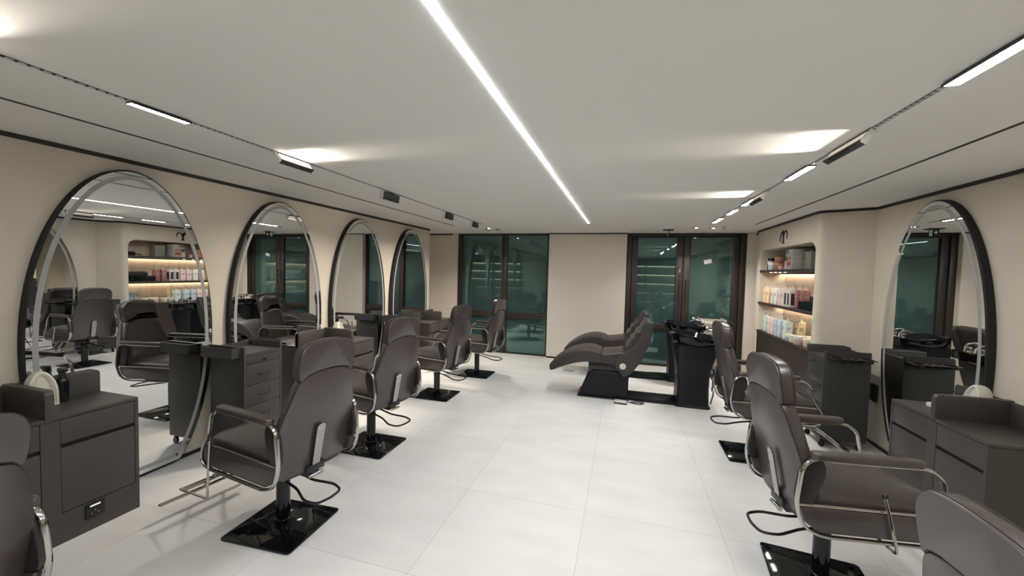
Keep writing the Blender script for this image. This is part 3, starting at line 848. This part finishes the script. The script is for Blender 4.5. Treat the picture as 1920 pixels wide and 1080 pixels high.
    ft.tube(fillet([(.20, .10, .405), (.40, .10, .36), (.58, .10, .215)], .06), .010, 8); ft.tube(fillet([(.20, -.10, .405), (.40, -.10, .36), (.58, -.10, .215)], .06), .010, 8)
    ft.build('footrest_hanger', M['chrome'], t)
    fb = MB(); fb.box(.565, .610, -.20, .275, .198, .212, .005); fb.box(.690, .722, -.22, .34, .10, .112, .005)
    for y in (-.10, .10): fb.tube([(.59, y, .205), (.70, y, .106)], .009, 8)
    fb.build('foot_bar', M['chrome'], t)
    return t
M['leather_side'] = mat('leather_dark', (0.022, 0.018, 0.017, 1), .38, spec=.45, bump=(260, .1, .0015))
CH = styling_chair('brown styling chair before the nearest full left mirror, its whole back shown')
FIXED = ('base_plate', 'pump_column')
def place(o, x, y, deg, lift=0.0, base=0.0, sx=0.0):
    o.location = (x, y, 0); o.rotation_euler = (0, 0, radians(deg))
    for c in kids(o):
        n = c.name.split('.')[0]
        if n == 'base_plate': c.rotation_euler = (0, 0, -radians(deg)+radians(base))
        elif n != 'pump_column': c.location.z = lift; c.location.x = sx
chairs = [
    (-2.04, 1.965, 171, 0, 3, None),
    (-2.39, .60, 192, -.10, 0, 'brown styling chair cut off by the left edge of the photo'),
    (-2.22, 3.12, 167, 0, 0, 'second full brown styling chair from the viewer on the left side'),
    (-2.33, 4.67, 168, -.02, 0, 'third full brown styling chair on the left, before the fourth mirror'),
    (-2.22, 5.84, 171, -.01, 0, 'brown styling chair on the left nearest the far window'),
    (1.20, 4.10, 3, 0, 0, 'brown styling chair on the right in front of the wash basins'),
    (1.08, 2.48, 8, .0, -6, 'brown styling chair in the right foreground with its footplate cut off'),
    (1.26, 1.25, 2, -.15, 0, 'brown styling chair in the bottom right corner, only its back shown'),
]
for x, y, d, l, bs, lab in chairs:
    o = CH if lab is None else copy_tree(CH)
    if lab: o['label'] = lab
    place(o, x, y, d, l, bs, .06 if x > 1 and y > 2 else 0)

# ================================================================== BACKWASH UNITS
def wash_unit(label, x, y):
    t = thing('shampoo_chair', label, 'salon wash unit', (x, y, 0), 0, 'shampoo chairs with black basins')
    # foot of the seat: a sloping box
    ol = rpoly([(-.55, .012), (.09, .012), (.09, .37), (-.36, .37), (-.44, .31), (-.535, .06)], [.02, .02, .03, .05, .06, .03], 5)
    MB().prism(ol, -.20, .20, XZ, .02, 3).build('seat_base', M['black_vinyl'], t)
    MB().prism(rpoly([(-.565, -.215), (.10, -.215), (.10, .215), (-.565, .215)], .03), .0005, .02, XY, .004).build('base_skirt', M['black'], t)
    MB().box(.09, .70, -.16, .16, .0005, .045, .006).build('floor_beam', M['black_vinyl'], t)
    MB().box(-.43, .05, -.19, .19, .372, .47, .012).build('seat_mount', M['black'], t)
    # leg rest and seat: one long curved cushion in two pieces
    lg = smooth2([(-.945, .345), (-.915, .325), (-.80, .375), (-.62, .445), (-.44, .478), (-.285, .47), (-.262, .53), (-.272, .605), (-.36, .642), (-.475, .648), (-.62, .618), (-.77, .548), (-.90, .452), (-.945, .40)], 4)
    MB().prism(lg, -.255, .255, XZ, .028, 4).build('leg_rest', M['leather_wash'], t)
    st = smooth2([(-.285, .48), (-.15, .462), (.06, .45), (.10, .56), (.03, .645), (-.09, .628), (-.20, .612), (-.272, .595)], 4)
    MB().prism(st, -.255, .255, XZ, .026, 4).build('seat', M['leather_wash'], t)
    bk = smooth2([(.02, .60), (.10, .56), (.19, .62), (.255, .74), (.30, .88), (.345, 1.0), (.33, 1.05), (.285, 1.062), (.245, 1.02), (.215, .95), (.165, .915), (.150, .86), (.105, .82), (.09, .765), (.045, .725), (.03, .67)], 4)
    MB().prism(bk, -.235, .235, XZ, .03, 4).build('backrest', M['leather_wash'], t)
    sp = rpoly([(-.095, .475), (.02, .325), (.11, .375), (.245, .565), (.325, .78), (.372, .985), (.345, 1.048), (.285, 1.058), (.225, .90), (.14, .745), (.035, .655), (-.06, .575)],
               [.03, .02, .05, .1, .1, .03, .03, .03, .1, .1, .1, .05], 5)
    for s in (-1, 1):
        ya, yb = s*.236, s*.300
        p = MB().prism(sp, min(ya, yb), max(ya, yb), XZ, .014, 3).build('side_panel', M['leather_wash'], t)
        MB().tube([(u, s*.289, v) for u, v in offset(ccw(sp), .012)], .0026, 6, closed=True).build('piping', M['piping'], p)
        if s < 0:
            bd = MB(); bd.lathe([(0, 0), (.040, 0), (.040, .004), (.036, .006), (0, .006)], 24, Mx=Matrix.Translation((.012, s*.300, .472)) @ Matrix.Rotation(pi/2, 4, 'X'))
            bo = bd.build('badge', M['white_dome'], p)
            bo['label'] = 'round cream badge'
    # pedestal
    def ring(x0, x1, hw, z, r=.06, tw=0):
        return [(u, v, z) for u, v in rpoly([(x0, -hw), (x1, -hw), (x1, hw), (x0, hw)], [r, r, r, r], 5)]
    MB().rings([ring(.655, 1.075, .205, .0005, .05), ring(.655, 1.075, .205, .018, .05), ring(.675, 1.06, .19, .03, .05), ring(.685, 1.055, .185, .25), ring(.68, 1.06, .19, .42), ring(.665, 1.085, .21, .54), ring(.645, 1.115, .24, .66, .09), ring(.635, 1.13, .245, .78, .1), ring(.66, 1.10, .215, .80, .1)]).build('pedestal', M['black_vinyl'], t)
    # basin
    def oval(cx, rx, ry, z, tiltx=0.0, notch=0.0, n=40, e=2.6):
        out = []
        for k in range(n):
            a = 2*pi*k/n; ca, sa = cos(a), sin(a)
            px = cx+rx*abs(ca)**(2/e)*(1 if ca >= 0 else -1); py = ry*abs(sa)**(2/e)*(1 if sa >= 0 else -1)
            d = (a-pi+pi) % (2*pi)-pi
            nz = notch*math.exp(-((a-pi)/.42)**2)
            out.append((px, py, z-(px-.6)*tiltx-nz))
        return out
    bs = MB()
    bs.rings([oval(.88, .20, .20, .76), oval(.88, .25, .24, .80, .05), oval(.885, .275, .265, .86, .08, .01), oval(.885, .29, .275, .925, .12, .035), oval(.885, .285, .27, .938, .12, .04), oval(.885, .262, .248, .936, .12, .04), oval(.885, .24, .23, .905, .10, .03), oval(.89, .20, .19, .83, .04), oval(.90, .10, .10, .795), oval(.90, .03, .03, .79)])
    bs.build('basin', M['gloss_black'], t)
    MB().prism(rpoly([(.572, -.085), (.64, -.085), (.64, .085), (.572, .085)], .02), .885, .915, XY, .01, 3).build('neck_rest', M['black'], t)
    MB().rings([oval(1.14, .055, .22, .80, 0, 0, 24, 4), oval(1.14, .06, .225, .86, 0, 0, 24, 4), oval(1.14, .06, .225, .885, 0, 0, 24, 4), oval(1.14, .05, .21, .892, 0, 0, 24, 4)]).build('tap_ledge', M['gloss_black'], t)
    MB().tube(fillet([(1.14, -.06, .89), (1.13, -.06, .955), (1.06, -.05, .975), (.985, -.04, .945)], .03, 4), .013, 10).build('faucet', M['chrome_bright'], t)
    sh = MB(); sh.tube(fillet([(1.14, .08, .89), (1.13, .08, .97), (1.06, .07, .99)], .025, 4), .011, 10); sh.lathe([(0, 0), (.012, 0), (.026, .03), (.026, .038), (0, .04)], 16, Mx=Matrix.Translation((1.065, .07, .988)) @ Matrix.Rotation(radians(-115), 4, 'Y'))
    sh.build('hand_shower', M['chrome_bright'], t)
    for yy in (-.15, .02):
        kb = MB(); kb.lathe([(0, 0), (.02, 0), (.018, .02), (.026, .026), (.026, .052), (.018, .062), (0, .064)], 18, c=(1.14, yy, .888)); kb.tube([(1.14, yy, .94), (1.185, yy-.01, .965)], .006, 8)
        kb.build('mixer_knob', M['chrome_bright'], t)
    vp = MB()
    vp.tube(fillet([(1.085, -.05, .50), (1.12, -.05, .46), (1.115, -.05, .30), (1.13, -.05, .16), (1.10, -.05, .03)], .03), .012, 8)
    vp.cyl((1.115, -.05, .34), (1.115, -.05, .39), .022); vp.cyl((1.12, -.05, .20), (1.12, -.05, .25), .020)
    vp.build('supply_pipe', M['chrome_bright'], t)
    return t
WU = wash_unit('brown shampoo chair with black basin, the nearer of two', 0, 5.50)
W2 = copy_tree(WU); W2.location = (.02, 6.70, 0); W2['label'] = 'brown shampoo chair with black basin, farther one by the window wall'
# cable and floor boxes
cb = MB(); pts = []
for k in range(60):
    a = k/60*4*pi; pts.append((.21+(.075+.012*sin(a*.7))*cos(a), 5.245+.04*sin(a)+.015*cos(a*.5), .0055+.0035*k/60*2))
pts += [(.27, 5.29, .006), (.20, 5.315, .006), (.12, 5.26, .006), (.09, 5.235, .006), (.078, 5.21, .012)]
cb.tube(fillet(pts, .02, 3), .004, 6)
tag(cb.build('cable', M['black']), 'coiled black cable lying beside the nearer wash unit base', 'cable')
def floor_box(label, x, y, rz, w, d, h):
    t = thing('floor_socket', label, 'floor socket', (x, y, 0), rz)
    MB().box(-w, w, -d, d, .0004, h, .003).build('lid', M['frost_white'], t)
    n = MB(); n.holed([(-w-.004, -d-.004), (w+.004, -d-.004), (w+.004, d+.004), (-w-.004, d+.004)], [(-w-.0005, -d-.0005), (w+.0005, -d-.0005), (w+.0005, d+.0005), (-w-.0005, d+.0005)], .0003, h*.6)
    n.build('rim', M['trim'], t)
M['frost_white'] = mat('floor_lid', (.66, .66, .64, 1), .4)
floor_box('white floor socket box with black rim beside the nearer wash unit', 0.0, 5.19, -.06, .075, .048, .03)
floor_box('pale floor socket plate under the farther leg rest', -.86, 6.66, -.05, .075, .06, .012)

# ================================================================== PRODUCT NICHE
nch = thing('niche_shelf', 'upper dark shelf in the lit niche holding boxes', 'shelf', (2.03, 6.11, 1.735))
MB().box(.0, .353, -.938, .938, 0, .035, .004).build('board', M['darkwood'], nch)
MB().box(.30, .335, -.92, .92, -.010, -.0005).build('strip_light', M['niche_led'], nch)
MB().box(.286, .294, -.93, .93, -.022, -.0003).build('light_lip', M['darkwood'], nch)
for k in range(4):
    MB().cyl((.06, .62-.18*k, -.006), (.06, .62-.18*k, -.0005), .018, n=14).build('puck_light', M['puck'], nch)
nc2 = thing('niche_shelf', 'middle dark shelf in the lit niche holding pump bottles', 'shelf', (2.03, 6.11, 1.24))
MB().box(-.004, .353, -.938, .938, 0, .035, .004).build('board', M['darkwood'], nc2)
MB().box(.30, .335, -.92, .92, -.010, -.0005).build('strip_light', M['niche_led'], nc2)
MB().box(.286, .294, -.93, .93, -.022, -.0003).build('light_lip', M['darkwood'], nc2)
ct = thing('counter', 'dark brown counter front below the product niche', 'counter', (2.03, 6.11, 0))
MB().box(.004, .35, -.936, .936, 0.0, .80).build('front', M['darkwood'], ct)
MB().box(-.002, .353, -.938, .938, .80, .838, .003).build('top', M['counter_top'] if 'counter_top' in M else M['darkwood'], ct)

def marks(b, x, y, z, w, rows, s=1):
    for k in range(rows):
        ww = w*(.9 if k == 0 else random.uniform(.45, .85))
        b.box(x-.0009, x, y-ww/2, y+ww/2, z-k*.009-(.0032 if k else .006), z-k*.009)
def pump_bottle(label, x, y, z, body, cap='whitep', w=.050, d=.046, h=.20, square=True, ink='ink', group=None, panel=None, pump=True, rows=4):
    t = thing('pump_bottle' if pump else 'bottle', label, 'bottle', (x, y, z), random.uniform(-.08, .08), group)
    b = MB(); ol = rpoly([(-d, -w), (d, -w), (d, w), (-d, w)], .010 if square else min(w, d)*.98, 4)
    rg = []
    for ins, zz in ((.004, 0), (0, .004), (0, h-.012), (.004, h-.004), (.012, h)):
        rg.append([(u, v, zz) for u, v in offset(ccw(ol), ins)])
    b.rings(rg); b.build('body', PC[body], t)
    c = MB()
    if pump:
        c.cyl((0, 0, h), (0, 0, h+.026), .020, .017, 16); c.cyl((0, 0, h+.026), (0, 0, h+.066), .007, n=10)
        c.box(-.022, .014, -.012, .012, h+.064, h+.080, .004); c.tube(fillet([(-.012, 0, h+.073), (-.044, 0, h+.073), (-.052, 0, h+.060)], .008), .0055, 7)
        c.build('pump', PC[cap], t)
    else:
        c.cyl((0, 0, h), (0, 0, h+.03), .016, .015, 16); c.build('cap', PC[cap], t)
    if panel:
        pn = MB(); pn.box(-d-.0012, -d+.001, -w*.62, w*.62, .03, h-.05); pn.box(-d*.6, d*.6, -w-.0012, -w+.001, .03, h-.05); pn.build('label_panel', PC[panel], t)
    else:
        m = MB(); marks(m, -d-.0002, 0, h*.66, w*1.1, rows)
        for k in range(rows): m.box(-d*.55, d*(.45 if k == 0 else random.uniform(-.1, .5)), -w-.0011, -w-.0002, h*.66-k*.012-(.006 if k == 0 else .0035), h*.66-k*.012)
        m.build('print', PC[ink], t)
    return t
def jar(label, x, y, z, body, cap, r=.05, h=.07, group=None):
    t = thing('jar', label, 'jar', (x, y, z), 0, group)
    MB().lathe([(0, 0), (r*.92, 0), (r*.97, .004), (r, h*.62), (0, h*.62)], 28).build('body', PC[body], t)
    MB().lathe([(0, h*.62), (r*1.03, h*.62), (r*1.05, h*.66), (r*1.05, h*.95), (r*1.0, h), (0, h)], 28).build('lid', PC[cap], t)
ZC, ZM, ZT = .8385, 1.2755, 1.7705
G1, G2, G3 = 'pump bottles on the niche counter', 'pump bottles on the middle niche shelf', 'jars on the niche counter'
X0 = 2.088
pump_bottle('mint pump bottle at the left end of the counter row', X0+.02, 6.83, ZC, 'mint', h=.232, group=G1)
pump_bottle('pale pink pump bottle next to the leftmost mint one', X0+.01, 6.61, ZC, 'pink', h=.236, group=G1)
pump_bottle('pale pink pump bottle beside the blue bottles on the counter', X0+.012, 6.485, ZC, 'pink', h=.236, group=G1)
pump_bottle('lavender blue pump bottle next to the pink pair on the counter', X0+.012, 6.35, ZC, 'blue', h=.236, group=G1)
pump_bottle('blue-grey pump bottle with dark print, middle of the counter row', X0+.012, 6.215, ZC, 'bluegreen', h=.238, group=G1)
pump_bottle('pale green pump bottle left of the stacked jars', X0+.015, 6.04, ZC, 'mint', h=.238, w=.055, group=G1)
pump_bottle('cream yellow pump bottle standing behind the jars', 2.24, 6.02, ZC, 'cream', h=.245, w=.05, group=G1)
for k, yy in enumerate((5.42, 5.32, 5.22)):
    pump_bottle('silver grey squared bottle, %s of three reflected at the niche end' % ('farthest', 'middle one', 'nearest')[k], 2.28, yy, ZC, 'silver', h=.22, w=.042, group='silver bottles on the niche counter', pump=False)
jar('small pale blue jar at the left of the counter jars', 2.085, 5.915, ZC, 'jarblue', 'jarcream', .048, .085, G3)
jar('cream jar between the pale blue and pink jars', 2.10, 5.80, ZC, 'jarcream', 'whitep', .055, .09, G3)
jar('large pink jar at the front of the counter jars', 2.095, 5.63, ZC, 'jarpink', 'whitep', .066, .105, G3)
jar('white jar behind the pink jar at the right of the counter', 2.235, 5.67, ZC, 'jarpink', 'jarcream', .062, .10, G3)
jar('cream jar at the right edge of the visible counter', 2.13, 5.47, ZC, 'jarcream', 'jarcream', .055, .10, G3)
t = thing('bowl', 'white bowl with a small green sprig at the niche end', 'bowl', (2.12, 5.27, ZC))
MB().lathe([(0, 0), (.03, 0), (.055, .02), (.064, .05), (.060, .05), (.05, .024), (.028, .008), (0, .008)], 28).build('shell', M['white'], t)
sp = MB()
for k in range(7):
    a = k*.9; sp.tube([(0, 0, .02), (.02*cos(a), .02*sin(a), .06), (.045*cos(a), .045*sin(a), .085+.006*(k % 3))], .003, 5)
sp.build('sprig', PC['leaf'], t)
# middle shelf
pump_bottle('peach pump bottle at the left end of the middle shelf', X0+.01, 6.86, ZM, 'peach', h=.232, w=.05, group=G2)
pump_bottle('peach pump bottle second from the left on the middle shelf', X0+.01, 6.72, ZM, 'peach', h=.232, w=.05, group=G2)
pump_bottle('white pump bottle next to the peach pair', X0+.01, 6.53, ZM, 'whitep', h=.232, w=.048, group=G2)
pump_bottle('white pump bottle behind the white front one on the middle shelf', 2.22, 6.56, ZM, 'whitep', h=.232, w=.048, group=G2)
pump_bottle('white pump bottle left of the blush ones', X0+.01, 6.40, ZM, 'whitep', h=.232, w=.048, group=G2)
pump_bottle('blush pink pump bottle with dark print on the middle shelf', X0+.01, 6.265, ZM, 'blush', h=.232, w=.05, group=G2, rows=6)
pump_bottle('blush pink pump bottle beside the dark-labelled bottles', X0+.01, 6.145, ZM, 'blush', h=.232, w=.05, group=G2)
pump_bottle('white pump bottle with a dark label panel, left of two', X0+.01, 6.03, ZM, 'whitep', h=.232, w=.044, group=G2, panel='ink')
pump_bottle('white pump bottle with a dark label panel, right of two', X0+.01, 5.925, ZM, 'whitep', h=.232, w=.044, group=G2, panel='ink')
pump_bottle('dark rose pump bottle beside the dark-labelled white pair', X0+.05, 5.81, ZM, 'rose', h=.232, w=.047, group=G2, ink='whitep', rows=2)
pump_bottle('dark rose pump bottle behind the black tray', X0+.07, 5.702, ZM, 'rose', h=.232, w=.047, group=G2, ink='whitep', rows=2)
pump_bottle('black pump bottle at the near end of the middle shelf', 2.325, 5.215, ZM, 'ink', h=.19, w=.045, group=G2, ink='whitep', rows=2)
t = thing('organiser_tray', 'open black organiser tray on the middle shelf', 'tray', (2.16, 5.445, ZM))
b = MB(); b.box(-.10, .10, -.19, .19, 0, .006); b.box(-.10, -.092, -.19, .19, .006, .10); b.box(.092, .10, -.19, .19, .006, .10); b.box(-.092, .092, -.19, -.182, .006, .10); b.box(-.092, .092, .182, .19, .006, .10); b.box(-.092, .092, -.004, .004, .006, .085)
b.build('tray_box', M['gloss_black'], t)
t = thing('hair_clipper', 'black clippers lying in the organiser tray', 'clippers', (2.16, 5.51, ZM+.0065))
b = MB(); b.prism(smooth2([(-.02, 0), (.02, 0), (.024, .07), (.02, .13), (.014, .15), (-.014, .15), (-.02, .13), (-.024, .07)], 3), -.016, .016, YZ, .005, Mx=Matrix.Translation((0, 0, .012)) @ Matrix.Rotation(radians(-8), 4, 'X')); b.build('body', M['black'], t)
MB().box(-.014, .014, -.002, .045, .152, .172, .002).build('blade', M['chrome_bright'], t)
t = thing('open_case', 'black open case standing behind the organiser tray', 'case', (2.325, 5.475, ZM))
b = MB(); b.box(-.045, .045, -.20, .20, 0, .012); b.box(.02, .045, -.20, .20, .012, .19, .003, Mx=Matrix.Rotation(radians(4), 4, 'Y')); b.build('case_body', M['black'], t)
# top shelf
t = thing('carton', 'small cream carton at the far end of the top shelf', 'box', (2.11, 6.95, ZT)); MB().box(-.03, .03, -.03, .03, 0, .085, .001).build('carton_body', PC['creambox'], t)
t = thing('bottle', 'teal bottle with black cap and white collar on top shelf', 'bottle', (2.12, 6.84, ZT))
MB().lathe([(0, 0), (.043, 0), (.045, .004), (.045, .085), (.040, .10), (0, .10)]).build('body', PC['teal'], t)
MB().lathe([(0, .10), (.048, .10), (.048, .135), (0, .135)]).build('collar', PC['whitep'], t)
MB().lathe([(0, .135), (.042, .135), (.040, .175), (.034, .18), (0, .18)]).build('cap', M['gloss_black'], t)
jar('white jar with lilac lid in front of the copper jars', 2.095, 6.67, ZT, 'jarblue', 'whitep', .062, .105)
jar('copper jar at the bottom of the copper stack', 2.13, 6.50, ZT, 'copper', 'copper', .068, .09, 'copper jars on the top shelf')
jar('copper jar at the top of the copper stack', 2.13, 6.50, ZT+.0905, 'copper', 'copper', .068, .09, 'copper jars on the top shelf')
jar('small blush jar between the copper stack and the cartons', 2.085, 6.315, ZT, 'jarpink', 'copper', .036, .075)
def carton(label, x0, x1, y0, y1, z0, z1, patches, m='boxwhite'):
    t = thing('carton', label, 'box', ((x0+x1)/2, (y0+y1)/2, z0), 0, 'cartons stacked on the top shelf')
    dx, dy, h = (x1-x0)/2, (y1-y0)/2, z1-z0
    MB().box(-dx, dx, -dy, dy, 0, h, .0012).build('carton_body', PC[m], t)
    for (ya, yb, za, zb, c) in patches:
        MB().box(-dx-.0012, -dx+.0004, -dy+2*dy*ya, -dy+2*dy*yb, h*za, h*zb).build('printed_panel', PC[c], t)
    q = MB()
    for k in range(3): q.box(-dx*.1, dx*(.5+.1*k), -dy-.001, -dy+.0004, h*(.25+.2*k), h*(.25+.2*k)+.006)
    q.build('print', PC['boxgrey'], t)
carton('white carton with red square at the bottom of the stack', 2.085, 2.32, 5.96, 6.215, ZT, ZT+.115, [(.18, .66, .42, .86, 'red'), (.72, .98, .1, .9, 'jarpink')])
carton('carton with teal and dusty pink panels in the middle of the stack', 2.09, 2.32, 5.965, 6.205, ZT+.1155, ZT+.175, [(.72, 1.0, .02, .98, 'tealbox'), (.2, .72, .05, .95, 'dustpink')])
carton('white carton with mauve panel on top of the stack', 2.09, 2.32, 5.97, 6.205, ZT+.1755, ZT+.265, [(.55, 1.0, .42, .98, 'mauve')])
carton('grey carton standing at the back beside the white stack', 2.20, 2.37, 5.72, 5.90, ZT, ZT+.225, [], 'boxgrey')
t = thing('hair_brush', 'round black brush lying near the end of the top shelf', 'brush', (2.18, 5.30, ZT)); 
MB().cyl((0, -.05, .04), (0, .05, .04), .04, n=20).build('barrel', M['black_matt'], t); MB().tube([(0, .05, .04), (0, .17, .022)], .010, 8).build('handle', M['black'], t)
# emblem on the bay above the niche
def emblem():
    e = MB(); yc, z0 = 6.125, 2.115
    P = lambda pts: [(yc-u, z0+v) for u, v in pts]
    # trunk with flared foot
    e.prism(P(smooth2([(-.05, 0), (-.026, .012), (-.020, .06), (-.026, .11), (-.05, .145), (.0, .16), (.034, .14), (.020, .10), (.018, .05), (.028, .014), (.05, 0), (0, .006)], 3)), 2.022, 2.0295, YZ)
    e.prism(P(smooth2([(-.005, .125), (-.03, .150), (-.075, .130), (-.10, .080), (-.112, .03), (-.122, .06), (-.115, .115), (-.085, .150), (-.055, .17), (-.02, .155)], 3)), 2.022, 2.0295, YZ)
    e.prism(P(smooth2([(.015, .118), (.04, .150), (.085, .150), (.112, .115), (.120, .06), (.128, .10), (.118, .150), (.085, .175), (.04, .172), (.012, .15)], 3)), 2.022, 2.0295, YZ)
    e.prism(P(smooth2([(-.055, .15), (-.03, .19), (-.012, .165), (0, .135), (-.02, .14)], 3)), 2.022, 2.0295, YZ)
    tag(e.build('emblem', M['emblem']), 'dark bronze tree-shaped emblem on the wall above the niche', 'emblem')
M['emblem'] = mat('emblem_bronze', (0.05, 0.04, 0.032, 1), .35, metal=.5)
emblem()
